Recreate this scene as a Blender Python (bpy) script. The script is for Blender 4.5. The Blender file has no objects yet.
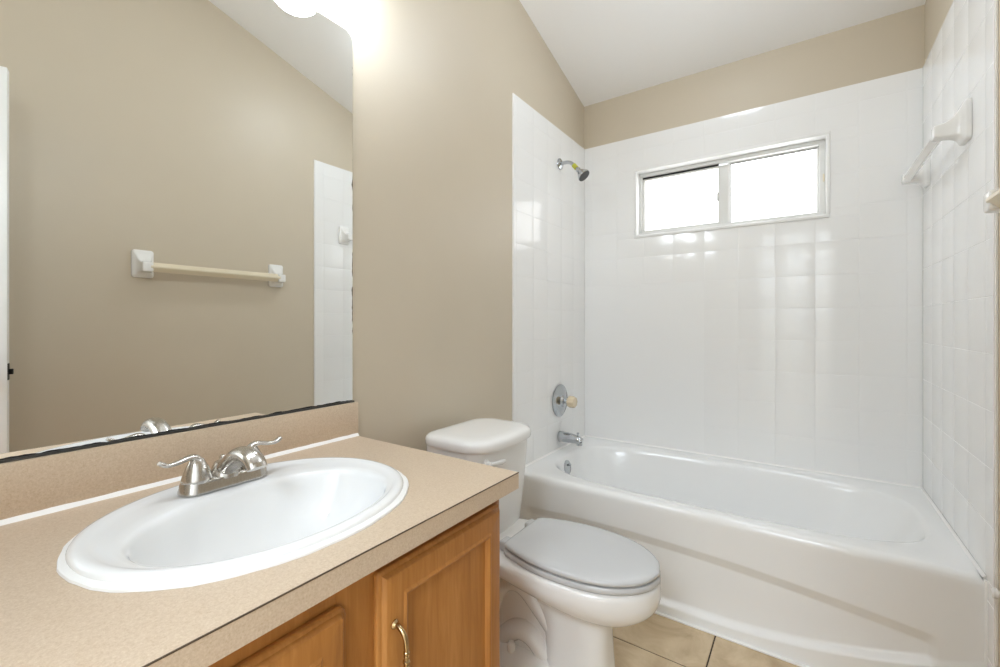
import bpy, bmesh, math, random
from mathutils import Vector, Matrix
random.seed(4)
sc = bpy.context.scene
C = sc.collection
PI = math.pi

# ------------------------------------------------------------------ camera, world, exposure
CAM_YAW = 0.6057
cam_data = bpy.data.cameras.new('camera')
cam = bpy.data.objects.new('camera', cam_data); C.objects.link(cam)
cam_data.sensor_width = 36.0
cam_data.lens = 440.7 / 1000 * 36.0
cam_data.shift_y = -0.00997
cam_data.clip_start = 0.02
cam.location = (1.1145, 0.0, 1.1006)
cam.rotation_euler = (PI / 2, 0, CAM_YAW)
sc.camera = cam

world = bpy.data.worlds.new('daylight'); sc.world = world
world.use_nodes = True
world.node_tree.nodes['Background'].inputs[0].default_value = (0.92, 0.96, 1.0, 1)
world.node_tree.nodes['Background'].inputs[1].default_value = 1.5

sc.view_settings.view_transform = 'Standard'
sc.view_settings.look = 'None'
sc.view_settings.exposure = 0.87
sc.view_settings.gamma = 1.0
sc.view_settings.use_curve_mapping = False
sc.cycles.max_bounces = 14
sc.cycles.diffuse_bounces = 8
sc.cycles.glossy_bounces = 6
sc.cycles.caustics_reflective = False
sc.cycles.caustics_refractive = False
sc.cycles.sample_clamp_indirect = 6.0

GLOBE_STRENGTH = 17.5      # three opal globes of the vanity light
WINDOW_STRENGTH = 1.5      # frosted panes with daylight behind
HALL_FILL_POWER = 40.0          # added fill lamp in the unseen hallway outside the open door
DOME_FILL_STRENGTH = 15.0       # added fill dome on the bathroom ceiling, above the frame

# ------------------------------------------------------------------ room numbers (metres)
W = 1.524           # room width, wall_left is x = 0
YB = 2.5165         # wall_back
Y0 = -0.56          # wall_front (with the doorway), behind the camera
ZC = 2.4294; SL = 0.2737           # ceiling height at wall_back, slope
ZT = 2.165          # top of the tile
YL = 1.711; YR = 1.668            # front edges of the tile on left and right wall
TT = 0.009          # tile build-up
ZK = 0.768          # counter top
TUB_Y = 1.717; TUB_Z = 0.415
def zceil(y): return ZC + SL * (YB - y)

# ------------------------------------------------------------------ materials
def mat(name, color=(.8, .8, .8), rough=.5, metal=0.0, spec=.5, coat=0.0, build=None):
    m = bpy.data.materials.new(name); m.use_nodes = True
    nt = m.node_tree; b = nt.nodes['Principled BSDF']
    b.inputs['Base Color'].default_value = (*color, 1)
    b.inputs['Roughness'].default_value = rough
    b.inputs['Metallic'].default_value = metal
    b.inputs['Specular IOR Level'].default_value = spec
    b.inputs['Coat Weight'].default_value = coat
    b.inputs['Coat Roughness'].default_value = .05
    if build: build(nt, b)
    return m
def N(nt, t, **kw):
    n = nt.nodes.new(t)
    for k, v in kw.items():
        if k in n.inputs: n.inputs[k].default_value = v
        else: setattr(n, k, v)
    return n
def pos(nt): return nt.nodes.new('ShaderNodeNewGeometry').outputs['Position']
def noise(nt, scale, detail=4, rough=.5, stretch=None, dist=0.0):
    n = N(nt, 'ShaderNodeTexNoise', Scale=scale, Detail=detail, Roughness=rough, Distortion=dist)
    p = pos(nt)
    if stretch:
        mp = nt.nodes.new('ShaderNodeMapping'); mp.inputs['Scale'].default_value = stretch
        nt.links.new(p, mp.inputs['Vector']); p = mp.outputs[0]
    nt.links.new(p, n.inputs['Vector'])
    return n.outputs['Fac']
def ramp(nt, fac, stops):
    r = nt.nodes.new('ShaderNodeValToRGB'); el = r.color_ramp.elements
    while len(el) < len(stops): el.new(.5)
    for e, (p, c) in zip(el, stops): e.position = p; e.color = (*c, 1)
    nt.links.new(fac, r.inputs[0]); return r.outputs[0]
def bump(nt, b, h, strength, dist=.002):
    n = N(nt, 'ShaderNodeBump', Strength=strength, Distance=dist)
    nt.links.new(h, n.inputs['Height']); nt.links.new(n.outputs[0], b.inputs['Normal'])

def _paint(nt, b):
    c = ramp(nt, noise(nt, 3, 2), [(.3, (.588, .518, .408)), (.7, (.602, .531, .420))])
    nt.links.new(c, b.inputs['Base Color'])
    bump(nt, b, noise(nt, 160, 3), .12, .0015)
PAINT = mat('beige_satin_paint', rough=.42, spec=.35, build=_paint)
def _ceil(nt, b): bump(nt, b, noise(nt, 120, 3), .25, .002)
CEIL = mat('white_ceiling_paint', (.87, .865, .86), .9, spec=.1, build=_ceil)
def _tile(nt, b):
    bump(nt, b, noise(nt, 14, 2), .05, .004)
TILE = mat('glossy_white_tile', (.86, .86, .855), .125, spec=.5, build=_tile)
GROUT = mat('white_grout', (.84, .84, .835), .7)
TUBM = mat('white_enamel', (.85, .85, .845), .13, spec=.5)
PORC = mat('white_porcelain', (.86, .86, .855), .06, spec=.5)
PORCT = mat('white_toilet_china', (.82, .81, .79), .08, spec=.5)
SEATM = mat('pale_grey_seat_plastic', (.56, .562, .562), .2)
def _caulk(nt, b): bump(nt, b, noise(nt, 60, 3), .4, .003)
CAULK = mat('white_caulk', (.88, .87, .85), .45, build=_caulk)
TRIMW = mat('white_trim_paint', (.84, .84, .83), .35)
VINYL = mat('white_window_vinyl', (.70, .70, .68), .35)
DARK = mat('gap_shade_and_gasket', (.02, .02, .02), .6)  # stands for shade in the track and lid gaps; also the window gasket
BLACKM = mat('black_metal', (.015, .015, .015), .35, metal=.6)
def _lam(nt, b):
    f = noise(nt, 330, 5, .75)
    c = ramp(nt, f, [(.32, (.53, .395, .265)), (.47, (.605, .475, .345)), (.55, (.635, .505, .375)), (.72, (.71, .595, .465))])
    nt.links.new(c, b.inputs['Base Color'])
LAM = mat('speckled_tan_laminate', rough=.38, spec=.5, build=_lam)
SEAM = mat('dark_laminate_seam', (.10, .065, .04), .6)
def _wood(nt, b):
    g = noise(nt, 9, 5, .62, (9, 9, .8), .6)
    g2 = noise(nt, 3.2, 2, .5, (2.5, 2.5, .7), 1.2)
    mx = N(nt, 'ShaderNodeMath', operation='ADD'); ml = N(nt, 'ShaderNodeMath', operation='MULTIPLY')
    nt.links.new(g2, ml.inputs[0]); ml.inputs[1].default_value = .55
    nt.links.new(g, mx.inputs[0]); nt.links.new(ml.outputs[0], mx.inputs[1])
    c = ramp(nt, mx.outputs[0], [(.45, (.345, .138, .033)), (.72, (.42, .176, .042)), (.90, (.465, .203, .052)), (1, (.50, .225, .062))])
    nt.links.new(c, b.inputs['Base Color'])
    bump(nt, b, g, .06, .001)
WOOD = mat('honey_oak', rough=.38, spec=.32, coat=.05, build=_wood)
def _floor(nt, b):
    f = noise(nt, 7, 6, .6, None, .8)
    c = ramp(nt, f, [(.30, (.42, .305, .175)), (.46, (.55, .42, .265)), (.60, (.64, .51, .34)), (.75, (.70, .58, .42))])
    nt.links.new(c, b.inputs['Base Color'])
    bump(nt, b, noise(nt, 30, 4), .15, .003)
FLOORT = mat('beige_ceramic_floor_tile', rough=.33, spec=.4, build=_floor)
FGROUT = mat('dark_brown_grout', (.045, .028, .016), .85)
def _brushed(nt, b):
    f = noise(nt, 90, 2, .5, (1, 6, 1))
    c = ramp(nt, f, [(.3, (.50, .475, .44)), (.7, (.60, .575, .54))])
    nt.links.new(c, b.inputs['Base Color'])
NICKEL = mat('brushed_nickel', rough=.24, metal=1, build=_brushed)
CHROME = mat('chrome', (.50, .52, .54), .12, metal=1)
BRASS = mat('antique_brass', (.50, .36, .19), .25, metal=1)
ACRYL = mat('clear_amber_acrylic_knob', (.72, .60, .42), .12, coat=.5)
YELLOW = mat('yellow_green_tape', (.55, .55, .05), .5)
NOZZLE = mat('dark_grey_rubber_face', (.045, .045, .045), .5)
IVORY = mat('ivory_plastic_bar', (.74, .66, .50), .3)
CER = mat('glossy_white_ceramic', (.82, .815, .80), .1)
def _mirror(nt, b):
    # silvering eaten away in an uneven black line along the bottom edge and in nicks at the right edge
    sep = nt.nodes.new('ShaderNodeSeparateXYZ'); nt.links.new(pos(nt), sep.inputs[0])
    nz = noise(nt, 28, 3, .6)
    def mth(op, a, c=None, clamp=False):
        m = N(nt, 'ShaderNodeMath', operation=op); m.use_clamp = clamp
        for i, v in enumerate((a, c)):
            if v is None: continue
            if isinstance(v, (int, float)): m.inputs[i].default_value = v
            else: nt.links.new(v, m.inputs[i])
        return m.outputs[0]
    h = mth('SUBTRACT', sep.outputs['Z'], .8715)            # height above bottom edge
    lim = mth('MULTIPLY', mth('SUBTRACT', nz, .28), .011)
    low = mth('LESS_THAN', h, lim)
    e = mth('SUBTRACT', .8290, sep.outputs['Y'])
    nz2 = noise(nt, 14, 3, .7)
    lim2 = mth('MULTIPLY', mth('SUBTRACT', nz2, .54), .022)
    side = mth('LESS_THAN', e, lim2)
    k = mth('MAXIMUM', low, side)
    mix = N(nt, 'ShaderNodeMix', data_type='RGBA')
    nt.links.new(k, mix.inputs[0]); mix.inputs[6].default_value = (.93, .94, .925, 1); mix.inputs[7].default_value = (.018, .016, .014, 1)
    nt.links.new(mix.outputs[2], b.inputs['Base Color'])
    inv = mth('SUBTRACT', 1.0, k); nt.links.new(inv, b.inputs['Metallic'])
    sm = ramp(nt, noise(nt, 3.5, 5, .6, (1, 1, .5), 1.5), [(.55, (.0, .0, .0)), (.80, (.05, .05, .05))])
    nt.links.new(mth('ADD', sm, mth('MULTIPLY', k, .4)), b.inputs['Roughness'])
MIRROR = mat('silvered_glass', (.88, .89, .87), .0, metal=1, build=_mirror)
MEDGE = mat('mirror_glass_edge', (.42, .47, .44), .15)
def emit(name, color, strength, base=(.9, .9, .9), rough=.2):
    m = mat(name, base, rough)
    b = m.node_tree.nodes['Principled BSDF']
    b.inputs['Emission Color'].default_value = (*color, 1)
    b.inputs['Emission Strength'].default_value = strength
    return m
DOME = emit('fill_dome_glow', (.85, .95, 1.06), DOME_FILL_STRENGTH)
GLOBE = emit('lit_opal_glass', (.86, .955, 1.06), GLOBE_STRENGTH)
PANE = emit('frosted_pane_with_daylight', (.97, .985, 1), WINDOW_STRENGTH)

# ------------------------------------------------------------------ mesh helpers
class MB:
    def __init__(s): s.v = []; s.f = []
    def add(s, v, f):
        n = len(s.v); s.v += [Vector(p) for p in v]; s.f += [tuple(i + n for i in q) for q in f]; return s
    def box(s, a, b, bev=0.0, seg=2):
        bm = bmesh.new(); bmesh.ops.create_cube(bm, size=1)
        for v in bm.verts:
            v.co = Vector([(a[i] + b[i]) / 2 + v.co[i] * (b[i] - a[i]) for i in range(3)])
        if bev: bmesh.ops.bevel(bm, geom=bm.edges[:], offset=bev, segments=seg, profile=.5, affect='EDGES')
        bm.verts.index_update()
        s.add([v.co for v in bm.verts], [[v.index for v in f.verts] for f in bm.faces]); bm.free(); return s
    def prism(s, poly, axis, a, b):
        """poly = 2-D points in the two other axes, extruded along axis from a to b"""
        def P(p, t):
            q = list(p); q.insert('xyz'.index(axis), t); return q
        n = len(poly)
        v = [P(p, a) for p in poly] + [P(p, b) for p in poly]
        return s.add(v, [tuple(range(n)), tuple(range(2 * n - 1, n - 1, -1))] + [(i, i + n, (i + 1) % n + n, (i + 1) % n) for i in range(n)])
    def loft(s, rings, cap0=True, cap1=True, closed=True):
        n = len(rings[0]); assert all(len(r) == n for r in rings); v = [p for r in rings for p in r]; f = []
        for k in range(len(rings) - 1):
            for i in range(n if closed else n - 1):
                j = (i + 1) % n
                f.append((k * n + i, k * n + j, (k + 1) * n + j, (k + 1) * n + i))
        if cap0: f.append(tuple(range(n - 1, -1, -1)))
        if cap1: f.append(tuple((len(rings) - 1) * n + i for i in range(n)))
        return s.add(v, f)
    def lathe(s, prof, origin, axis=(0, 0, 1), n=40, cap0=True, cap1=True):
        ax = Vector(axis).normalized(); q = Vector((0, 0, 1)).rotation_difference(ax); o = Vector(origin)
        rings = [[o + q @ Vector((r * math.cos(2 * PI * i / n), r * math.sin(2 * PI * i / n), h)) for i in range(n)] for r, h in prof]
        return s.loft(rings, cap0, cap1)
    def tube(s, pts, rad, n=16, cap=True):
        """rad: number, or list of r or (r_side, r_up)"""
        pts = [Vector(p) for p in pts]; m = len(pts)
        if not isinstance(rad, (list, tuple)): rad = [rad] * m
        tang = [(pts[min(i + 1, m - 1)] - pts[max(i - 1, 0)]).normalized() for i in range(m)]
        up = Vector((0, 0, 1)) if abs(tang[0].z) < .9 else Vector((0, 1, 0))
        rings = []; prev = None
        for p, t, r in zip(pts, tang, rad):
            sd = t.cross(up) if prev is None else prev - t * prev.dot(t)
            sd.normalize(); prev = sd; u = sd.cross(t)
            ra, rb = r if isinstance(r, (list, tuple)) else (r, r)
            rings.append([p + sd * ra * math.cos(2 * PI * i / n) + u * rb * math.sin(2 * PI * i / n) for i in range(n)])
        return s.loft(rings, cap, cap)
    def build(s, name, m, parent=None, angle=35, origin=None, **props):
        lo = Vector([min(v[i] for v in s.v) for i in range(3)]); hi = Vector([max(v[i] for v in s.v) for i in range(3)])
        o = Vector(origin) if origin else Vector(((lo.x + hi.x) / 2, (lo.y + hi.y) / 2, lo.z))
        me = bpy.data.meshes.new(name)
        me.from_pydata([v - o for v in s.v], [], s.f)
        bm = bmesh.new(); bm.from_mesh(me); bmesh.ops.recalc_face_normals(bm, faces=bm.faces[:]); bm.to_mesh(me); bm.free()
        for p in me.polygons: p.use_smooth = True
        me.set_sharp_from_angle(angle=math.radians(angle))
        me.materials.append(m)
        ob = bpy.data.objects.new(name, me); C.objects.link(ob)
        if parent:
            ob.parent = parent; ob.location = o - wloc(parent)
        else: ob.location = o
        for k, v in props.items(): ob[k] = v
        return ob
def wloc(o):
    l = Vector(o.location)
    while o.parent: o = o.parent; l += o.location
    return l
def thing(name, loc, label, category, group=None):
    o = bpy.data.objects.new(name, None); o.empty_display_size = .05; C.objects.link(o); o.location = loc
    o['label'] = label; o['category'] = category
    if group: o['group'] = group
    return o
def spline(pts, n=8):
    """Catmull-Rom through points (tuples of any length)"""
    P = [pts[0]] + list(pts) + [pts[-1]]; out = []
    for i in range(1, len(P) - 2):
        for k in range(n):
            t = k / n
            out.append(tuple(.5 * ((2 * b) + (-a + c) * t + (2 * a - 5 * b + 4 * c - d) * t * t + (-a + 3 * b - 3 * c + d) * t ** 3)
                             for a, b, c, d in zip(P[i - 1], P[i], P[i + 1], P[i + 2])))
    out.append(tuple(pts[-1])); return out
def sel(t, a, b, n=2.0):
    c, s_ = math.cos(t), math.sin(t)
    return (math.copysign(abs(c) ** (2 / n), c) * a, math.copysign(abs(s_) ** (2 / n), s_) * b)
def rrect(x0, x1, y0, y1, r, n=6):
    out = []
    for cx, cy, a0 in ((x1 - r, y1 - r, 0), (x0 + r, y1 - r, PI / 2), (x0 + r, y0 + r, PI), (x1 - r, y0 + r, 1.5 * PI)):
        for k in range(n + 1):
            a = a0 + PI / 2 * k / n; out.append((cx + r * math.cos(a), cy + r * math.sin(a)))
    return out
STRUCT = dict(kind='structure')

# ------------------------------------------------------------------ room shell
TH = .12
def side_wall(name, x0, x1):
    return MB().prism([(Y0 - TH, 0), (YB, 0), (YB, zceil(YB)), (Y0 - TH, zceil(Y0 - TH))], 'x', x0, x1).build(name, PAINT, None, **STRUCT)
wl = side_wall('wall_left', -TH, 0)
wr = side_wall('wall_right', W, W + TH)
# window opening
WX0, WX1, WZ0, WZ1 = .325, 1.194, 1.600, 1.965
zt = zceil(YB)
b = MB()
b.box((-TH, YB, 0), (W + TH, YB + TH, WZ0)); b.box((-TH, YB, WZ1), (W + TH, YB + TH, zt))
b.box((-TH, YB, WZ0), (WX0, YB + TH, WZ1)); b.box((WX1, YB, WZ0), (W + TH, YB + TH, WZ1))
wb = b.build('wall_back', PAINT, None, **STRUCT)
DX0, DX1, DZ = .735, 1.500, 2.04
zf = zceil(Y0)
b = MB()
b.box((0, Y0 - TH, 0), (DX0, Y0, zf)); b.box((DX0, Y0 - TH, DZ), (DX1, Y0, zf)); b.box((DX1, Y0 - TH, 0), (W, Y0, zf))
wf = b.build('wall_front', PAINT, None, **STRUCT)
MB().prism([(Y0 - TH, zceil(Y0 - TH)), (YB + TH, zceil(YB + TH)), (YB + TH, zceil(YB + TH) + .15), (Y0 - TH, zceil(Y0 - TH) + .15)], 'x', -TH, W + TH).build('ceiling', CEIL, None, **STRUCT)

# unseen hall outside the open doorway (behind the camera), added to light the room
HY = Y0 - TH
b = MB()
b.box((-.4, HY - 1.5, 0), (-.3, HY, 2.44)); b.box((2.0, HY - 1.5, 0), (2.1, HY, 2.44)); b.box((-.4, HY - 1.6, 0), (2.1, HY - 1.5, 2.44))
b.box((-.4, HY - .001, 0), (-TH, HY + .02, 2.44)); b.box((W + TH, HY - .001, 0), (2.1, HY + .02, 2.44))
b.build('wall_hall', TRIMW, None, **STRUCT)
MB().box((-.4, HY - 1.6, 2.44), (2.1, HY, 2.54)).build('ceiling_hall', CEIL, None, **STRUCT)
ld = bpy.data.lights.new('hall_fill_light', 'AREA'); ld.shape = 'DISK'; ld.size = .9; ld.energy = HALL_FILL_POWER; ld.color = (.82, .93, 1.05)
lo_ = bpy.data.objects.new('hall_fill_light', ld); C.objects.link(lo_); lo_.location = (1.1, HY - .8, 2.40)
lo_['label'] = 'added round fill light under the hallway ceiling outside the door'; lo_['category'] = 'ceiling light'

# floor tiles (real tiles with a dark joint)
def tiles(us, vs, hole=None, gap=.0004, bev=.0008, h=.006, tilt=0.0, dev=None):
    """cells between sorted grid lines us, vs -> list of quads as (u,v,height) rings; returns rings"""
    out = []
    for i in range(len(us) - 1):
        for j in range(len(vs) - 1):
            cells = [(us[i], us[i + 1], vs[j], vs[j + 1])]
            if hole:
                a, b_, c, d = hole; nw = []
                for (u0, u1, v0, v1) in cells:
                    if u1 <= a or u0 >= b_ or v1 <= c or v0 >= d: nw.append((u0, u1, v0, v1)); continue
                    if v0 < c: nw.append((u0, u1, v0, c))
                    if v1 > d: nw.append((u0, u1, d, v1))
                    if u0 < a: nw.append((u0, a, max(v0, c), min(v1, d)))
                    if u1 > b_: nw.append((b_, u1, max(v0, c), min(v1, d)))
                cells = nw
            tx, ty = random.gauss(0, tilt), random.gauss(0, tilt); of = random.gauss(0, .00012) if tilt else 0
            for (u0, u1, v0, v1) in cells:
                if u1 - u0 < .006 or v1 - v0 < .006: continue
                e = dev(.5 * (u0 + u1), .5 * (v0 + v1)) if dev else 0
                cu, cv = (u0 + u1) / 2, (v0 + v1) / 2
                rings = []
                for ins, hh in ((gap, 0), (gap, h - bev), (gap + bev * .35, h - bev * .35), (gap + bev, h), (gap + bev * 3.5, h + .00018)):
                    rings.append([(u, v, hh + ((u - cu) * tx + (v - cv) * ty + of + e if hh else 0)) for u, v in
                                  ((u0 + ins, v0 + ins), (u1 - ins, v0 + ins), (u1 - ins, v1 - ins), (u0 + ins, v1 - ins))])
                out.append(rings)
    return out
fl = MB().box((-TH, HY, -.1), (W + TH, YB + TH, -.0025)).build('floor', FGROUT, None, **STRUCT)
b = MB()
S = .33
us = sorted(set([0.0, W] + [.854 + k * S for k in range(-3, 4) if 0 < .854 + k * S < W]))
vs = sorted(set([Y0 - TH, YB] + [1.503 + k * S for k in range(-8, 4) if Y0 - TH < 1.503 + k * S < YB]))
for r in tiles(us, vs, gap=.0022, bev=.0018, h=.0095):
    b.loft([[(u, v, hh - .0095) for u, v, hh in q] for q in r], False, True)
b.build('floor_tiles', FLOORT, fl, **STRUCT)
b = MB().box((-.4, HY - 1.6, -.1), (2.1, HY, 0)); b.build('floor_hall', FLOORT, None, **STRUCT)

# wall tiles
def seam_dev(u, v): return -.0036 if (u < .672 and v < 1.325) else 0
TX = .1552; TZ = .1518
bu = [TT, W - TT] + [.050 + k * .1575 for k in range(10) if .02 < .050 + k * .1575 < W - .02]
bv = [.36, ZT] + [1.3245 + k * TZ for k in range(-6, 6) if .38 < 1.3245 + k * TZ < ZT - .01]
bu = sorted(bu); bv = sorted(bv)
g = MB()
hole = (WX0 - .014, WX1 + .014, WZ0 - .014, WZ1 + .014)
for r in tiles(bu, bv, hole, tilt=.0009, dev=seam_dev):
    g.loft([[(u, YB - .002 - hh, v) for u, v, hh in q] for q in r], False, True)
tb = g.build('tile_surround', TILE, wb, angle=20, **STRUCT)
gb = MB(); gy0, gy1 = YB - .0072, YB
gb.box((0, gy0, .36), (W, gy1, WZ0)); gb.box((0, gy0, WZ1), (W, gy1, ZT)); gb.box((0, gy0, WZ0), (WX0, gy1, WZ1)); gb.box((WX1, gy0, WZ0), (W, gy1, WZ1))
gb.build('grout', GROUT, tb, **STRUCT)
for nm, par, yf, xs, sg in (('left', wl, YL, 0.0, 1), ('right', wr, YR, W, -1)):
    gu = sorted([yf, YB - TT] + [YB - TT - .012 - k * .1524 for k in range(1, 6) if YB - TT - .012 - k * .1524 > yf + .012])
    g = MB()
    low = .36
    for r in tiles(gu, bv, None, tilt=.0007):
        g.loft([[(xs + sg * (.002 + hh), u, v) for u, v, hh in q] for q in r], False, True)
    # narrow strip of tile beside the tub front, down to the floor
    vz = [0.0, .0546, .2064, .3582]
    for r in tiles([yf, TUB_Y], vz, None, tilt=.0008):
        g.loft([[(xs + sg * (.002 + hh), u, v) for u, v, hh in q] for q in r], False, True)
    # bullnose along top and front edge
    ts = g.build('tile_surround', TILE, par, angle=20, **STRUCT)
    q = MB(); x1 = xs + sg * .0072
    q.box((min(xs, x1), yf + .001, .36), (max(xs, x1), YB - TT, ZT - .001))
    q.box((min(xs, x1), yf + .001, 0), (max(xs, x1), TUB_Y - .001, .36))
    q.build('grout', GROUT, ts, **STRUCT)
# paint-side joint of the tile, a fine caulk line
for nm, par, yf, xs, sg in (('left', wl, YL, 0.0, 1), ('right', wr, YR, W, -1)):
    MB().box((min(xs, xs + sg * .006), yf - .004, 0), (max(xs, xs + sg * .006), yf, ZT + .002), .0015).build('caulk_line', CAULK, par, **STRUCT)

# ------------------------------------------------------------------ window
wn = bpy.data.objects.new('window_1', None); C.objects.link(wn); wn.location = ((WX0 + WX1) / 2, YB, WZ0); wn['kind'] = 'structure'
def frame_mb(x0, x1, z0, z1, y0, y1, w, bev=.002, wt=None, wb_=None, wr_=None):
    m = MB(); wt = w if wt is None else wt; wb_ = w if wb_ is None else wb_; wr_ = w if wr_ is None else wr_
    m.box((x0, y0, z0), (x1, y1, z0 + wb_), bev); m.box((x0, y0, z1 - wt), (x1, y1, z1), bev)
    m.box((x0, y0, z0 + wb_ - .001), (x0 + w, y1, z1 - wt + .001), bev); m.box((x1 - wr_, y0, z0 + wb_ - .001), (x1, y1, z1 - wt + .001), bev)
    return m
frame_mb(WX0 - .014, WX1 + .014, WZ0 - .014, WZ1 + .014, YB - .016, YB + .070, .0155, .004).build('window_casing', TRIMW, wn)
FX0, FX1, FZ0, FZ1 = WX0 + .002, WX1 - .002, WZ0 + .002, WZ1 - .002
frame_mb(FX0, FX1, FZ0, FZ1, YB + .040, YB + .100, .014, .0015, .020, .022, .022).build('window_frame', VINYL, wn)
MX = .762
# left sliding sash, set a little forward
def sash(x0, x1, z0, z1, y, w, wr_=None, wt=None):
    f = frame_mb(x0, x1, z0, z1, y, y + .02, w, .002, wt, None, wr_).build('sash', VINYL, wn)
    MB().box((x0 + w - .003, y + .008, z0 + w - .003), (x1 - (wr_ or w) + .003, y + .012, z1 - (wt or w) + .003)).build('pane', PANE, f)
    return f
s1 = sash(FX0 + .014, MX + .026, FZ0 + .020, FZ1 - .032, YB + .048, .014, .051, .010)
MB().box((MX - .030, YB + .038, 1.745), (MX - .022, YB + .049, 1.79), .002).build('latch', VINYL, s1)
MB().box((FX0 + .014, YB + .054, FZ1 - .033), (MX - .024, YB + .064, FZ1 - .020)).build('track_gap_shade', DARK, wn)  # dark strip painting the shade in the gap above the sash
s2 = sash(MX + .020, FX1 - .020, FZ0 + .020, FZ1 - .018, YB + .072, .010, .012, .008)
m = MB().box((MX + .0315, YB + .070, FZ0 + .030), (MX + .0345, YB + .073, FZ1 - .026)); m.box((MX + .0315, YB + .070, FZ1 - .029), (FX1 - .032, YB + .073, FZ1 - .026))
m.build('gasket', DARK, s2)
MB().box((FX1 - .010, YB + .036, 1.765), (FX1 - .003, YB + .041, 1.80), .001).build('latch', IVORY, wn)

# ------------------------------------------------------------------ front door (open into the room behind the camera)
dr = bpy.data.objects.new('door_1', None); C.objects.link(dr); dr['kind'] = 'structure'
hx, hy = 1.486, -.470
ex, ey = 1.262, .297
ang = math.atan2(ey - hy, ex - hx); L = math.hypot(ex - hx, ey - hy)
dr.location = (hx, hy, .012); dr.rotation_euler = (0, 0, ang)
def local_build(m, name, mt, par):
    me = bpy.data.meshes.new(name); me.from_pydata([tuple(v) for v in m.v], [], m.f)
    bm = bmesh.new(); bm.from_mesh(me); bmesh.ops.recalc_face_normals(bm, faces=bm.faces[:]); bm.to_mesh(me); bm.free()
    for p in me.polygons: p.use_smooth = True
    me.set_sharp_from_angle(angle=math.radians(35)); me.materials.append(mt)
    o = bpy.data.objects.new(name, me); C.objects.link(o); o.parent = par; return o
m = MB().box((0, -.0175, 0), (L, .0175, 2.005), .002)
local_build(m, 'door_slab', TRIMW, dr)
m = MB().box((L - .001, -.012, .885), (L + .002, .012, .945), .0008); m.box((L, -.006, .905), (L + .013, .006, .925), .002)
local_build(m, 'latch_plate', BLACKM, dr)
m = MB()
for s_ in (-1, 1):
    m.lathe([(.030, .0), (.030, .006), (.012, .010), (.011, .030), (.024, .036), (.028, .048), (.024, .060), (.010, .066)], (L - .065, s_ * .0175, .915), (0, s_, 0), 28)
local_build(m, 'door_knob', BLACKM, dr)
b = MB(); c = .057
b.box((DX0 - c, Y0, 0), (DX0, Y0 + .014, DZ + c), .004); b.box((DX0, Y0, DZ), (DX1, Y0 + .014, DZ + c), .004)
b.build('trim_1', TRIMW, None, **STRUCT)
b = MB().box((DX0, Y0 - TH, 0), (DX0 + .015, Y0, DZ)); b.box((DX0, Y0 - TH, DZ - .015), (DX1, Y0, DZ)); b.box((DX1 - .012, Y0 - TH, 0), (DX1, Y0 - .0, DZ))
b.build('trim_2', TRIMW, None, **STRUCT)
MB().box((0, .86, 0), (.012, YL - .004, .085), .003).build('baseboard_left', TRIMW, None, **STRUCT)
MB().box((W - .012, Y0 + .002, 0), (W, YR - .005, .085), .003).build('baseboard_right', TRIMW, None, **STRUCT)

# ------------------------------------------------------------------ bathtub
tub = thing('bathtub', (W / 2, 2.11, 0), 'white enamel alcove bathtub with a sunken curved panel on its front', 'bathtub')
X0, X1 = .0105, W - .0105; Y1 = YB - .0105
b = MB(); NT = 128
def sm(a, b_, x):
    t = max(0, min(1, (x - a) / (b_ - a))); return t * t * (3 - 2 * t)
cxy = (.765, 2.105)
def outer(off):
    out = []
    for i in range(NT):
        t = 2 * PI * i / NT; c, s_ = math.cos(t), math.sin(t)
        hxx = (X1 - cxy[0] if c > 0 else cxy[0] - X0) - off; hyy = (Y1 - cxy[1] if s_ > 0 else cxy[1] - TUB_Y) - off
        k = 1 / max(abs(c) / hxx, abs(s_) / hyy); out.append((cxy[0] + k * c, cxy[1] + k * s_))
    for qx, qy in ((X0 + off, TUB_Y + off), (X1 - off, TUB_Y + off), (X0 + off, Y1 - off), (X1 - off, Y1 - off)):
        a0 = math.atan2(qy - cxy[1], qx - cxy[0]) % (2 * PI); out[round(a0 / (2 * PI) * NT) % NT] = (qx, qy)
    return out
# make the rays of both outlines meet the rectangle's corners well
def basin(l, r, f, k, n=3.4):
    out = []
    for i in range(NT):
        t = 2 * PI * i / NT
        c, s_ = math.cos(t), math.sin(t)
        a = r - cxy[0] if c > 0 else cxy[0] - l; d = k - cxy[1] if s_ > 0 else cxy[1] - f
        rad = (abs(c / a) ** n + abs(s_ / d) ** n) ** (-1 / n)
        out.append((cxy[0] + rad * c, cxy[1] + rad * s_))
    return out
R_ = []
for off, z in ((0, .380), (0, .392), (.0025, .403), (.008, .411), (.017, .4152), (.03, .416)):
    R_.append([(x, y, z + (TUB_Z + .0006 - z) * sm(TUB_Y + .012, TUB_Y + .05, y)) for x, y in outer(off)])
for (l, r, f, k, n, z) in ((.078, 1.462, 1.786, 2.440, 3.6, .4135), (.086, 1.452, 1.795, 2.431, 3.6, .410), (.092, 1.444, 1.803, 2.424, 3.6, .400), (.097, 1.436, 1.810, 2.418, 3.5, .385),
                           (.112, 1.385, 1.826, 2.402, 3.4, .30), (.128, 1.315, 1.842, 2.388, 3.3, .20), (.142, 1.250, 1.856, 2.374, 3.2, .13),
                           (.160, 1.205, 1.875, 2.355, 3.1, .095), (.200, 1.150, 1.91, 2.32, 3.0, .078), (.30, 1.05, 1.98, 2.25, 2.8, .072)):
    R_.append([(x, y, z) for x, y in basin(l, r, f, k, n)])
b.loft(R_, False, True)
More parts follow.
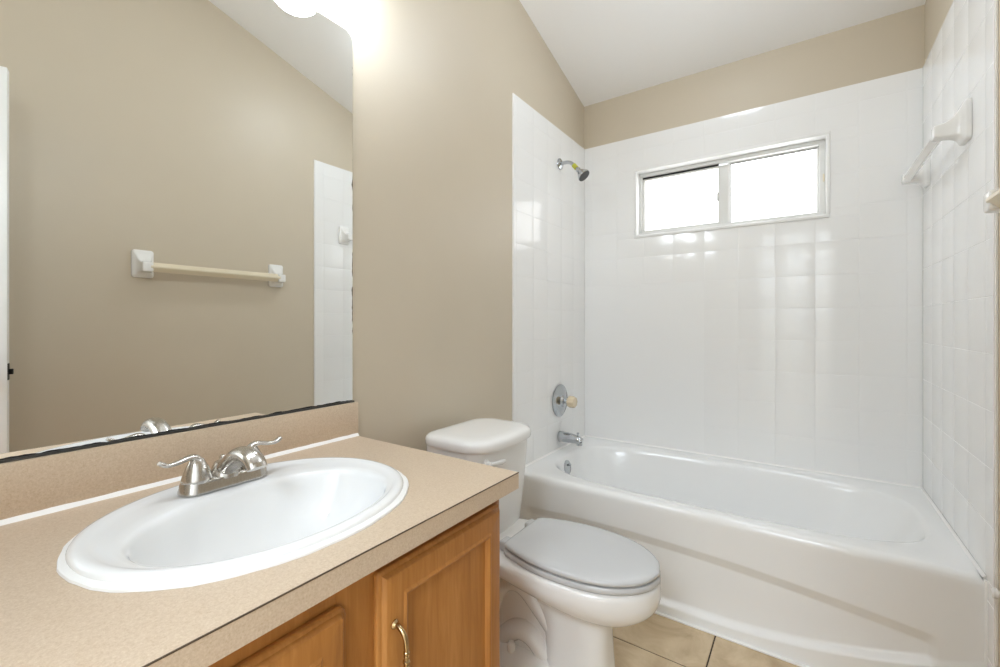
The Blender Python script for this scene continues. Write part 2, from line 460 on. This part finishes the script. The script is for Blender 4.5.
# apron with the sunken leaf-shaped panel
nx, nz = 220, 96; vv = []; ff = []
for j in range(nz + 1):
    z = .380 * (1 - j / nz)
    for i in range(nx + 1):
        x = X0 + (X1 - X0) * i / nx
        top = .280 - .074 * (x - .49) ** 2; bot = .050 + .28 * max(0, x - .82) ** 2
        d = max(0, min(1, (top + .004 - z) / .036)) * sm(bot - .016, bot + .010, z) * sm(1.425, 1.400, x) * sm(.05, .09, x)
        y = TUB_Y + .0165 * d + .006 * sm(.30, .0, z) - .004 * sm(bot + .004, bot - .012, z)
        vv.append((x, y, z))
for j in range(nz):
    for i in range(nx):
        a = j * (nx + 1) + i; ff.append((a, a + 1, a + nx + 2, a + nx + 1))
b.add(vv, ff)
b.build('tub_shell', TUBM, tub, angle=50)
m = MB().lathe([(.0, .0125), (.010, .012), (.032, .009), (.038, .004), (.039, -.004)][::-1], (.100, 2.072, .354), (1, 0, .14), 36, True, False)
m.lathe([(.0055, .004), (.0055, .016), (.003, .018)], (.106, 2.072, .371), (1, 0, .14), 12)
m.build('overflow_plate', CHROME, tub)
MB().lathe([(.034, -.004), (.034, .002), (.028, .004), (.010, .003)], (.30, 2.11, .074), (0, 0, 1), 32).build('drain', CHROME, tub)
m = MB()
for xa, sg in ((X0, 1), (X1, -1)):
    q = [(xa - sg * .001, TUB_Z + .0005), (xa + sg * .006, TUB_Z + .0005), (xa - sg * .001, TUB_Z + .007)]
    m.prism(q, 'y', TUB_Y + .004, Y1)
m.prism([(Y1 + .001, TUB_Z + .0005), (Y1 - .006, TUB_Z + .0005), (Y1 + .001, TUB_Z + .007)], 'x', X0, X1)
for xa, xb_ in ((.006, X0 + .002), (X1 - .002, W - .006)): m.box((xa, TUB_Y - .003, 0), (xb_, TUB_Y + .012, TUB_Z - .004), .001)
m.build('wall_joint', CAULK, tub)
MB().box((X0, TUB_Y - .009, 0), (X1, TUB_Y + .004, .006), .002).build('caulk_line', CAULK, tub)
# chrome fittings on the plumbing wall
XT = .011
sp = thing('tub_spout', (XT, 2.170, .44), 'chrome tub spout with pull-up diverter low over the tub end', 'tub spout')
P = spline([(XT, 2.170, .482, .030, .030), (.03, 2.170, .483, .029, .029), (.08, 2.170, .483, .024, .025), (.12, 2.170, .478, .022, .022), (.137, 2.170, .470, .020, .019)], 5)
m = MB().tube([p[:3] for p in P], [(p[3], p[4]) for p in P], 24); m.lathe([(.016, .006), (.015, .022), (.012, .022), (.011, .014)], (.126, 2.170, .446), (0, 0, 1), 20)
m.build('spout_body', CHROME, sp)
MB().lathe([(.0035, 0), (.0035, .012), (.007, .014), (.007, .019), (.003, .021)], (.118, 2.170, .498), (0, 0, 1), 14).build('diverter_knob', CHROME, sp)
va = thing('shower_valve', (XT, 2.168, .59), 'round chrome valve plate with clear amber knob above the tub spout', 'shower valve')
MB().lathe([(.088, 0), (.088, .003), (.080, .008), (.045, .014), (.030, .018), (.026, .030), (.010, .031)], (XT, 2.168, .679), (1, 0, 0), 48).build('escutcheon', CHROME, va)
MB().lathe([(.012, .02), (.012, .055), (.006, .056)], (XT, 2.168, .679), (1, 0, 0), 20).build('stem', CHROME, va)
n_ = 40; rings = []
for r, h in ((.016, .042), (.026, .048), (.030, .056), (.030, .078), (.026, .088), (.012, .091)):
    rings.append([(XT + h + .004, 2.168 + r * (1 + .06 * math.cos(8 * 2 * PI * i / n_)) * math.cos(2 * PI * i / n_), .679 + r * (1 + .06 * math.cos(8 * 2 * PI * i / n_)) * math.sin(2 * PI * i / n_)) for i in range(n_)])
MB().loft(rings).build('knob', ACRYL, va)
sh = thing('wall_shower', (XT, 2.170, 1.985), 'small chrome shower head on a short bent arm high on the tile', 'shower head')
zz = 1.973
MB().lathe([(.031, 0), (.030, .004), (.020, .010), (.012, .013)], (XT, 2.170, zz), (1, 0, 0), 32).build('flange', CHROME, sh)
arm = spline([(XT, 2.170, zz), (.045, 2.170, zz + .002), (.075, 2.170, zz - .006), (.100, 2.170, zz - .030), (.122, 2.170, zz - .056)], 5)
MB().tube(arm, .0095, 16).build('arm', CHROME, sh)
MB().tube([(.093, 2.170, zz - .022), (.110, 2.170, zz - .042)], .0125, 16).build('thread_tape', YELLOW, sh, label='yellow-green thread tape')
dv = Vector((.66, 0, -.75)).normalized(); o_ = Vector((.114, 2.170, zz - .047))
MB().lathe([(.011, 0), (.014, .006), (.013, .016), (.017, .022), (.026, .038), (.033, .050), (.035, .056), (.033, .060)], o_, dv, 32).build('head', CHROME, sh)
MB().lathe([(.0325, .055), (.0325, .0615), (.028, .0625), (.01, .062)], o_, dv, 32).build('spray_face', NOZZLE, sh, label='dark grey spray face')

# ------------------------------------------------------------------ ceramic bars on the right wall
def bracket(par, y, z, hw=.043, hh=.067, proj=.082, xw=None):
    """flared ceramic post: a square foot on the wall sweeping out to a short square nose"""
    xw = W if xw is None else xw
    prof = [(0, hw, hh, 0), (.010, hw * .99, hh * .99, 0), (.014, hw * .93, hh * .93, 0), (.022, hw * .72, hh * .70, -.004), (.036, hw * .60, hh * .48, -.012),
            (.055, hw * .52, hh * .37, -.017), (proj - .010, hw * .50, hh * .34, -.018), (proj - .002, hw * .46, hh * .31, -.018), (proj, hw * .22, hh * .16, -.018)]
    P_ = spline(prof, 4)
    rings = [[(xw - d, y + p[0], z + dz + p[1]) for p in rrect(-a, a, -c_, c_, min(a, c_) * .28, 4)] for d, a, c_, dz in P_]
    return MB().loft(rings).build('bracket', CER, par, angle=50)
tw = thing('towel_bar', (W, 1.09, 1.32), 'ivory towel bar between white ceramic brackets, on the beige wall', 'towel bar')
bracket(tw, .764, 1.387); bracket(tw, 1.412, 1.387)
def diamond_bar(y0, y1, x, z, r, name, m_, par, a=PI / 4):
    return MB().loft([[(x + r * math.cos(a + k * PI / 2 + d), y, z + r * math.sin(a + k * PI / 2 + d)) for k in range(4) for d in (-.14, .14)] for y in (y0, y1)]).build(name, m_, par)
diamond_bar(.775, 1.401, W - .062, 1.370, .0225, 'bar', IVORY, tw, 0)
st = thing('towel_bar', (W - TT, 2.15, 1.63), 'white ceramic towel bar mounted on the tiled wall above the tub', 'towel bar')
bracket(st, 1.884, 1.705, .040, .060, xw=W - TT, proj=.078); bracket(st, 2.40, 1.705, .040, .060, xw=W - TT, proj=.078)
diamond_bar(1.893, 2.391, W - TT - .058, 1.687, .016, 'bar', CER, st, 0)
ft = MB().lathe([(.014, 0), (.014, .005), (.008, .008), (.007, .016), (.012, .020), (.012, .028), (.008, .031)], (W, 1.592, .434), (-1, 0, 0), 24).build('wall_bumper', CER, None)
ft['label'] = 'small round white bumper low on the beige wall beside the tile edge'; ft['category'] = 'wall bumper'

# ------------------------------------------------------------------ vanity cabinet
KY0, KY1 = -.46, .835              # counter run
CF = .548                          # face frame front
cab = thing('vanity_cabinet', (CF / 2, .17, 0), 'honey oak bathroom vanity cabinet with raised-frame doors under the tan counter', 'cabinet')
CY0, CY1 = -.44, .815
b = MB()
b.box((.004, CY0, .09), (CF - .019, CY0 + .018, .727)); b.box((.004, CY1 - .018, .0), (CF - .019, CY1, .727)); b.box((.004, CY0, .09), (CF - .02, CY1, .108))
b.box((.06, CY0, 0), (.47, CY1 - .02, .09)); b.box((.004, CY0, .09), (.012, CY1, .727))
b.build('carcass', WOOD, cab)
stl = [(-.44, -.40), (-.01, .045), (.395, .478), (.770, CY1)]
b = MB()
for y0, y1 in stl: b.box((CF - .019, y0, .09), (CF, y1, .727), .001)
for y0, y1 in ((-.40, -.01), (.045, .395), (.478, .770)):
    b.box((CF - .019, y0, .688), (CF - .0004, y1, .727)); b.box((CF - .019, y0, .09), (CF - .0004, y1, .13))
b.build('face_frame', WOOD, cab)
def panel_door(y0, y1, z0, z1, name='door', r0=.004):
    prof = [(0, -.0005), (0, .006), (.0015, .0085), (.004, .0100), (.007, .0105), (.0085, .0135), (.012, .0175), (.016, .019), (.046, .019),
            (.0475, .0205), (.0505, .0222), (.0540, .0210), (.0560, .0150), (.0580, .0115), (.064, .0110), (.068, .0113)]
    rings = []
    for ins, h in prof:
        rr = max(.0006, r0 + .004 - ins) if ins < .016 else .0012
        rings.append([(CF + .001 + h, y, z) for y, z in rrect(y0 + ins, y1 - ins, z0 + ins, z1 - ins, rr, 4)])
    return MB().loft(rings).build(name, WOOD, cab, angle=25)
d1 = panel_door(.463, .802, .105, .704)
d2 = panel_door(.031, .406, .105, .688, 'door', .012)
d3 = panel_door(-.415, .004, .105, .688, 'door', .012)
def pull(par, y, z0, z1, xf):
    P_ = spline([(xf, y, z1), (xf + .010, y, z1), (xf + .022, y, z1 - .008), (xf + .027, y, z1 - .022), (xf + .028, y, (z0 + z1) / 2),
                 (xf + .027, y, z0 + .022), (xf + .022, y, z0 + .008), (xf + .010, y, z0), (xf, y, z0)], 6)
    m_ = MB().tube(P_, .0042, 14)
    for z in (z0, z1): m_.lathe([(.0075, 0), (.0075, .002), (.005, .005), (.0036, .008)], (xf, y, z), (1, 0, 0), 18)
    zc = (z0 + z1) / 2
    for z, r in ((zc + .014, .0052), (zc + .008, .0046), (zc, .0060), (zc - .008, .0046), (zc - .014, .0052)):
        m_.lathe([(.0036, -.003), (r, -.0012), (r, .0012), (.0036, .003)], (xf + .028, y, z), (0, 0, 1), 16)
    return m_.build('handle', BRASS, par, label='brass arched door pull')
pull(d1, .489, .518, .614, CF + .020)
pull(d2, .063, .478, .574, CF + .020)
pull(d3, -.383, .478, .574, CF + .020)

# ------------------------------------------------------------------ countertop with an oval cut-out
SX, SY = .303, .419               # sink centre
SA, SB = .262, .217               # half sizes along y, x
kt = thing('countertop', (.3, .19, ZK - .042), 'speckled tan laminate countertop with backsplash, caulked to the wall', 'countertop')
KX1 = .587
M_ = 96
inner = []; outr = []
for i in range(M_):
    t = 2 * PI * i / M_; c, s_ = math.cos(t), math.sin(t)
    px_, py_ = sel(t, SB * .93, SA * .94, 2.1)
    inner.append((SX + px_, SY + py_))
    th = math.atan2(py_, px_); c, s_ = math.cos(th), math.sin(th)
    hxx = (KX1 - .0008 - SX) if c > 0 else SX - .003; hyy = (KY1 - .0008 - SY) if s_ > 0 else SY - KY0
    k = 1 / max(abs(c) / hxx, abs(s_) / hyy); outr.append((SX + k * c, SY + k * s_))
# snap nearest outer samples to the corners
for cx_, cy_ in ((KX1 - .0008, KY1 - .0008), (.003, KY1 - .0008), (.003, KY0), (KX1 - .0008, KY0)):
    j = min(range(M_), key=lambda i: (outr[i][0] - cx_) ** 2 + (outr[i][1] - cy_) ** 2); outr[j] = (cx_, cy_)
zb = ZK - .036
b = MB().loft([[(x, y, ZK - .018) for x, y in inner], [(x, y, ZK) for x, y in inner], [(x, y, ZK) for x, y in outr], [(x, y, ZK - .018) for x, y in outr], [(x, y, ZK - .018) for x, y in inner]], False, False)
b.build('deck', LAM, kt, angle=20)
b = MB().box((KX1 - .022, KY0, zb), (KX1, KY1, ZK - .0016)); b.box((.003, KY1 - .020, zb), (KX1 - .022, KY1, ZK - .0016))
b.build('front_edge', LAM, kt)
MB().box((KX1 - .0009, KY0, ZK - .0017), (KX1 + .0006, KY1 + .0005, ZK + .00015)).build('edge_seam', SEAM, kt, label='thin dark laminate seam')
MB().box((.0005, KY0, ZK), (.0195, .840, .8665), .0012).build('backsplash', LAM, kt)
b = MB(); P_ = []
rnd = random.Random(3); nseg = 70
rings = []
for i in range(nseg + 1):
    y = KY0 + (.838 - KY0) * i / nseg; r = .0070 + .0012 * rnd.random()
    rings.append([(.019, y, ZK), (.019, y, ZK + r), (.0215, y, ZK + r * .7), (.019 + r * .75, y, ZK + .002), (.019 + r * 1.1, y, ZK)])
b.loft(rings).build('caulk_line', CAULK, kt)

# ------------------------------------------------------------------ sink
sk = thing('bathroom_sink', (SX, SY, ZK), 'white oval drop-in sink set in the tan countertop', 'sink')
def ring(cx_, cy_, a, b_, z, n=2.1, M=96):
    return [(cx_ + p[0], cy_ + p[1], z) for p in (sel(2 * PI * i / M, a, b_, n) for i in range(M))]
# profile: a = x half, b = y half
R = []
z0 = ZK
for (cx_, a, b_, z, n) in [(SX, SB * .90, SA * .91, z0 - .010, 2.1), (SX, SB * .90, SA * .91, z0 + .0008, 2.1), (SX, SB * .985, SA * .985, z0 + .001, 2.1), (SX, SB * 1.0, SA * 1.0, z0 + .004, 2.1), (SX, SB * 1.0, SA * 1.0, z0 + .0075, 2.1),
                           (SX, SB * .988, SA * .990, z0 + .0118, 2.1), (SX, SB * .965, SA * .970, z0 + .0140, 2.1), (SX, SB * .935, SA * .945, z0 + .0146, 2.1),
                           (SX + .002, SB * .905, SA * .915, z0 + .0115, 2.1), (SX + .010, SB * .86, SA * .885, z0 + .0098, 2.1), (SX + .024, SB * .78, SA * .845, z0 + .0088, 2.1),
                           (SX + .034, SB * .715, SA * .815, z0 + .0080, 2.1), (SX + .038, SB * .685, SA * .797, z0 + .0050, 2.1), (SX + .039, SB * .665, SA * .782, z0 - .003, 2.1), (SX + .039, SB * .648, SA * .768, z0 - .018, 2.12),
                           (SX + .038, SB * .62, SA * .735, z0 - .040, 2.15), (SX + .036, SB * .57, SA * .68, z0 - .070, 2.2), (SX + .033, SB * .48, SA * .57, z0 - .105, 2.2),
                           (SX + .030, SB * .34, SA * .38, z0 - .128, 2.1), (SX + .026, SB * .16, SA * .16, z0 - .138, 2.0), (SX + .026, .024, .024, z0 - .140, 2.0)]:
    R.append(ring(cx_, SY, a, b_, z, n))
MB().loft(R, False, True).build('basin', PORC, sk, angle=60)
rnd = random.Random(8); R = []
for f_, z in ((1.036, 0.0004), (1.032, .0035), (1.012, .0055), (.995, .0060), (.97, .002)):
    rr = []
    for i, p in enumerate(ring(SX, SY, SB * 1.0, SA * 1.0, ZK, 2.1)):
        wob = 1 + .003 * math.sin(i * .9) + .002 * math.sin(i * 2.3 + 1) if f_ > 1 else 1
        rr.append((SX + (p[0] - SX) * f_ * wob + (.003 if f_ > 1 else 0), SY + (p[1] - SY) * f_ * wob, ZK + z))
    R.append(rr)
MB().loft(R, False, False).build('caulk_line', CAULK, sk)
MB().lathe([(.024, -.002), (.024, .002), (.019, .003), (.016, .001), (.005, .002)], (SX + .026, SY, ZK - .140), (0, 0, 1), 28).build('drain', NICKEL, sk)

# ------------------------------------------------------------------ faucet
FXc, FYc, FZ = .152, .416, ZK + .0116
fc = thing('faucet', (FXc, FYc, FZ), 'brushed nickel two-handle faucet on the back ledge of the oval sink', 'faucet')
R = []
for hl, hw, z in ((.081, .0285, -.001), (.081, .0285, .003), (.0795, .027, .006), (.078, .0262, .016), (.076, .0245, .0195), (.071, .019, .021)):
    R.append([(FXc + p[0], FYc + p[1], FZ + z) for p in rrect(-hw, hw, -hl, hl, hw * .93, 8)])
MB().loft(R).build('base_plate', NICKEL, fc, angle=40)
for s_ in (-1, 1):
    y = FYc + s_ * .0508
    hb = thing_ = MB()
    hb.lathe([(.0255, .018), (.0260, .021), (.0250, .026), (.0225, .034), (.0190, .044), (.0150, .053), (.0115, .059), (.0095, .061)], (FXc, y, FZ), (0, 0, 1), 36)
    lv = spline([(FXc, y - s_ * .007, FZ + .054, .0090, .0065), (FXc, y + s_ * .003, FZ + .0635, .0105, .0062), (FXc, y + s_ * .015, FZ + .0650, .0088, .0048), (FXc + .001, y + s_ * .032, FZ + .0610, .0068, .0040),
                 (FXc + .002, y + s_ * .047, FZ + .0600, .0068, .0040), (FXc + .003, y + s_ * .056, FZ + .0640, .0078, .0044), (FXc + .003, y + s_ * .0615, FZ + .0680, .0060, .0036)], 6)
    hb.tube([p[:3] for p in lv], [(p[3], p[4]) for p in lv], 18)
    hb.build('handle', NICKEL, fc, angle=45)
# spout: broad hooded arch with rectangular-oval section
P_ = spline([(FXc - .008, FYc, FZ + .020, .022, .014), (FXc + .006, FYc, FZ + .030, .0212, .0175), (FXc + .029, FYc, FZ + .046, .0202, .0185), (FXc + .056, FYc, FZ + .0625, .0200, .0175),
             (FXc + .084, FYc, FZ + .0700, .0195, .0150), (FXc + .108, FYc, FZ + .0675, .0190, .0135), (FXc + .122, FYc, FZ + .0590, .0185, .0125), (FXc + .127, FYc, FZ + .0520, .018, .0120)], 6)
m = MB().tube([p[:3] for p in P_], [(p[3], p[4]) for p in P_], 28)
m.lathe([(.0285, .016), (.0275, .024), (.0240, .034), (.019, .044)], (FXc, FYc, FZ), (0, 0, 1), 36)
m.build('spout', NICKEL, fc, angle=50)
MB().lathe([(.0022, 0), (.0022, .026), (.0055, .028), (.0060, .032), (.0055, .037), (.002, .039)], (FXc - .0255, FYc + .006, FZ + .012), (0, 0, 1), 16).build('lift_rod', NICKEL, fc)

# ------------------------------------------------------------------ mirror
MYR, MZ0, MZ1 = .829, .8715, 1.963
mi = thing('vanity_mirror', (.003, .2, MZ0), 'large frameless wall mirror above the backsplash, black worn bottom edge', 'mirror')
pts = [(-.44, MZ0)] + [(MYR - .004, MZ0), (MYR, MZ0 + .004)]
r = .030
pts += [(MYR - r + r * math.cos(a), MZ1 - r + r * math.sin(a)) for a in [PI / 2 * k / 10 for k in range(11)]]
pts += [(-.44 + r - r * math.sin(a), MZ1 - r + r * math.cos(a)) for a in [PI / 2 * k / 10 for k in range(11)]]
MB().add([(.0062, y, z) for y, z in pts], [tuple(range(len(pts)))]).build('reflecting_face', MIRROR, mi)
MB().prism(pts, 'x', .0008, .0058).build('glass_edge', MEDGE, mi)
MB().box((.0005, -.44, .8665), (.0100, .8335, .8712), .001).build('bottom_channel', mat('blackened_channel', (.04, .038, .035), .5), mi)
MB().box((.0062, .703, MZ1 - .007), (.0085, .712, MZ1 + .003), .001).build('clip', NICKEL, mi)

# ------------------------------------------------------------------ vanity light above the mirror (just above the frame, seen in the mirror)
vl = thing('vanity_light', (.0, .29, 2.10), 'three-globe vanity light above the mirror', 'wall light')
MB().box((.0005, -.22, 2.140), (.030, .80, 2.230), .008).build('back_plate', NICKEL, vl)
for y in (.718, .29, -.138):
    MB().lathe([(.030, -.095), (.030, -.080), (.024, -.078), (.020, -.05)], (.118, y, 2.093), (1, 0, 0), 24).build('socket', NICKEL, vl)
    MB().lathe([(.079 * math.sin(PI * k / 24) + .0005, -.079 * math.cos(PI * k / 24)) for k in range(25)], (.118, y, 2.091), (0, 0, 1), 40).build('globe', GLOBE, vl)

# dome light added on the ceiling for fill, above the frame
cl_x, cl_y = .78, 1.72; cz_ = zceil(cl_y) - .001; nrm = Vector((0, -SL, -1)).normalized()
cd = thing('ceiling_fill_light', (cl_x, cl_y, cz_ - .09), 'added round opal fill dome on the sloped ceiling', 'ceiling light')
MB().lathe([(.15, .0), (.15, .025), (.140, .028)], (cl_x, cl_y, cz_), nrm, 48).build('base_ring', TRIMW, cd)
MB().lathe([(.135, .026), (.132, .045), (.115, .065), (.08, .080), (.04, .086), (.005, .087)], (cl_x, cl_y, cz_), nrm, 48).build('dome', DOME, cd)

# ------------------------------------------------------------------ toilet
TYC = 1.214
to = thing('toilet', (.4, TYC, 0), 'white two-piece toilet with closed pale grey lid between vanity and tub', 'toilet')
def egg(xb, xf, hw, z, xw=None, nf=2.1, nb=2.6, M=72):
    xw = xb + (xf - xb) * .47 if xw is None else xw
    out = []
    for i in range(M):
        t = 2 * PI * i / M; c, s_ = math.cos(t), math.sin(t)
        n = nf if c > 0 else nb; a = (xf - xw) if c > 0 else (xw - xb)
        out.append((xw + math.copysign(abs(c) ** (2 / n), c) * a, TYC + math.copysign(abs(s_) ** (2 / n), s_) * hw, z))
    return out
R = []
for xb, xf, hw, z, xw, nf, nb in spline([(.47, .672, .080, .0, .56, 3.4, 4.0), (.47, .672, .080, .03, .56, 3.4, 4.0), (.47, .662, .072, .10, .56, 3.2, 4.0), (.46, .656, .069, .20, .56, 3.0, 3.5),
                                  (.42, .660, .073, .258, .54, 2.5, 3.0), (.33, .698, .098, .279, .53, 2.2, 2.6), (.24, .750, .132, .299, .54, 2.1, 2.8),
                                  (.20, .782, .150, .325, .54, 2.08, 3.2), (.185, .793, .160, .353, .545, 2.08, 3.4), (.180, .793, .162, .380, .545, 2.08, 3.4),
                                  (.183, .788, .158, .394, .545, 2.08, 3.4), (.195, .776, .150, .400, .545, 2.08, 3.4)], 5):
    w_ = max(0, min(1, (z - .235) / .045)) * max(0, min(1, (.372 - z) / .08))
    R.append([(x, y, q + w_ * .058 * max(0, .70 - x) / .45) for x, y, q in egg(xb, xf, hw, z, xw, nf, nb)])
b = MB().loft(R)
# rear trapway: narrow body, S-shaped bulge, and the raised foot with its bolt caps
b.loft([[(x, TYC + y, z) for x, y in rrect(x0, x1, -h, h, .03, 5)] for x0, x1, h, z in ((.13, .50, .075, .02), (.13, .50, .060, .10), (.14, .50, .046, .18), (.15, .50, .046, .28), (.17, .46, .085, .36))])
for s_ in (-1, 1):
    tp = spline([(.50, TYC + s_ * .030, .175), (.45, TYC + s_ * .040, .235), (.39, TYC + s_ * .044, .285), (.33, TYC + s_ * .044, .275), (.285, TYC + s_ * .042, .21), (.28, TYC + s_ * .040, .13), (.30, TYC + s_ * .040, .06)], 6)
    b.tube(tp, .027, 20)
    tp = spline([(.47, TYC + s_ * .040, .10), (.43, TYC + s_ * .048, .145), (.38, TYC + s_ * .050, .150), (.33, TYC + s_ * .048, .11), (.30, TYC + s_ * .046, .06)], 6)
    b.tube(tp, .030, 20)
b.loft([[(x, TYC + y, z) for x, y in rrect(.12 + i_ * .3, .50 - i_ * .1, -.118 + i_, .118 - i_, .04, 6)] for i_, z in ((0, 0), (0, .030), (.006, .060), (.018, .085), (.030, .098), (.045, .104), (.07, .106))])
b.build('bowl', PORCT, to, angle=60)
for s_ in (-1, 1):
    MB().lathe([(.0135, 0), (.0135, .010), (.0120, .022), (.008, .027), (.002, .028)], (.372, TYC + s_ * .080, .096), (0, 0, 1), 24).build('bolt_cap', PORCT, to)
# seat and lid
def lid_outline(grow=0.0, xb=.360, xf=.793, hw=.151):
    """elongated lid: flat narrower back with rounded corners, widest near the middle"""
    half = spline([(xb, 0), (xb, .070), (xb + .002, .098), (xb + .014, .113), (xb + .05, .127), (xb + .115, .145), (xb + .19, hw), (xb + .27, .145), (xb + .335, .126), (xb + .384, .094), (xb + .418, .052), (xf, 0)], 6)
    cx_ = (xb + xf) / 2
    pts_ = half + [(x, -y) for x, y in reversed(half[1:-1])]
    return [(cx_ + (x - cx_) * (1 + grow / .21), y * (1 + grow / .17)) for x, y in pts_]
def slab(prof): return MB().loft([[(x, TYC + y, z) for x, y in lid_outline(g_)] for g_, z in prof])
slab([(-.012, .4005), (.000, .4020), (.003, .406), (.003, .414), (.000, .418), (-.012, .4185)]).build('seat', SEATM, to, angle=50)
slab([(-.014, .4205), (-.002, .4220), (.001, .4255), (.001, .4310), (-.002, .4350), (-.010, .4372), (-.05, .4390), (-.10, .4400), (-.16, .4405)]).build('lid', SEATM, to, angle=50)
slab([(-.012, .4180), (-.012, .4208)]).build('lid_gap_shade', DARK, to)  # near-black slab in place of the shade between seat and lid
for s_ in (-1, 1):
    MB().box((.335, TYC + s_ * .075 - .022, .400), (.372, TYC + s_ * .075 + .022, .430), .007, 3).build('hinge', SEATM, to)
# tank
def dring(x0, x1, h, z, r=.05, bowx=.030, n=40):
    """D-shaped outline: straight back, bowed front"""
    pts_ = []
    base = rrect(x0, x1, -h, h, r, 10)
    out = []
    # resample edges so the front can bow
    for i in range(len(base)):
        a = base[i]; c = base[(i + 1) % len(base)]
        k = 20 if i % 11 == 10 else 1
        for q in range(k): out.append((a[0] + (c[0] - a[0]) * q / k, a[1] + (c[1] - a[1]) * q / k))
    for x, y in out:
        w_ = max(0, (x - x0) / (x1 - x0)); pts_.append((x + bowx * (1 - (y / h) ** 2) * w_, TYC + .012 + y, z))
    return pts_
R = [dring(x0, x1, h, z, .04, .022) for x0, x1, h, z in ((.085, .235, .135, .376), (.072, .250, .150, .384), (.066, .258, .156, .40), (.062, .272, .156, .50), (.060, .282, .162, .62), (.060, .286, .165, .698))]
MB().loft(R).build('tank', PORCT, to, angle=50)
R = [dring(.056 - g_, .296 + g_, .174 + g_, z + .008, .06, .030) for g_, z in ((-.010, .6885), (0, .691), (.002, .696), (.002, .712), (-.001, .719), (-.008, .7245), (-.020, .7275), (-.045, .7290))]
MB().loft(R).build('tank_lid', PORCT, to, angle=50)
m = MB().lathe([(.013, 0), (.013, .006), (.009, .010), (.008, .018)], (.296, TYC - .110, .664), (1, 0, 0), 20)
m.tube([(.316, TYC - .110, .664), (.319, TYC - .085, .662), (.319, TYC - .050, .658), (.318, TYC - .035, .657)], [(.006, .006), (.005, .006), (.005, .008), (.003, .006)], 14)
m.build('flush_lever', PORCT, to)
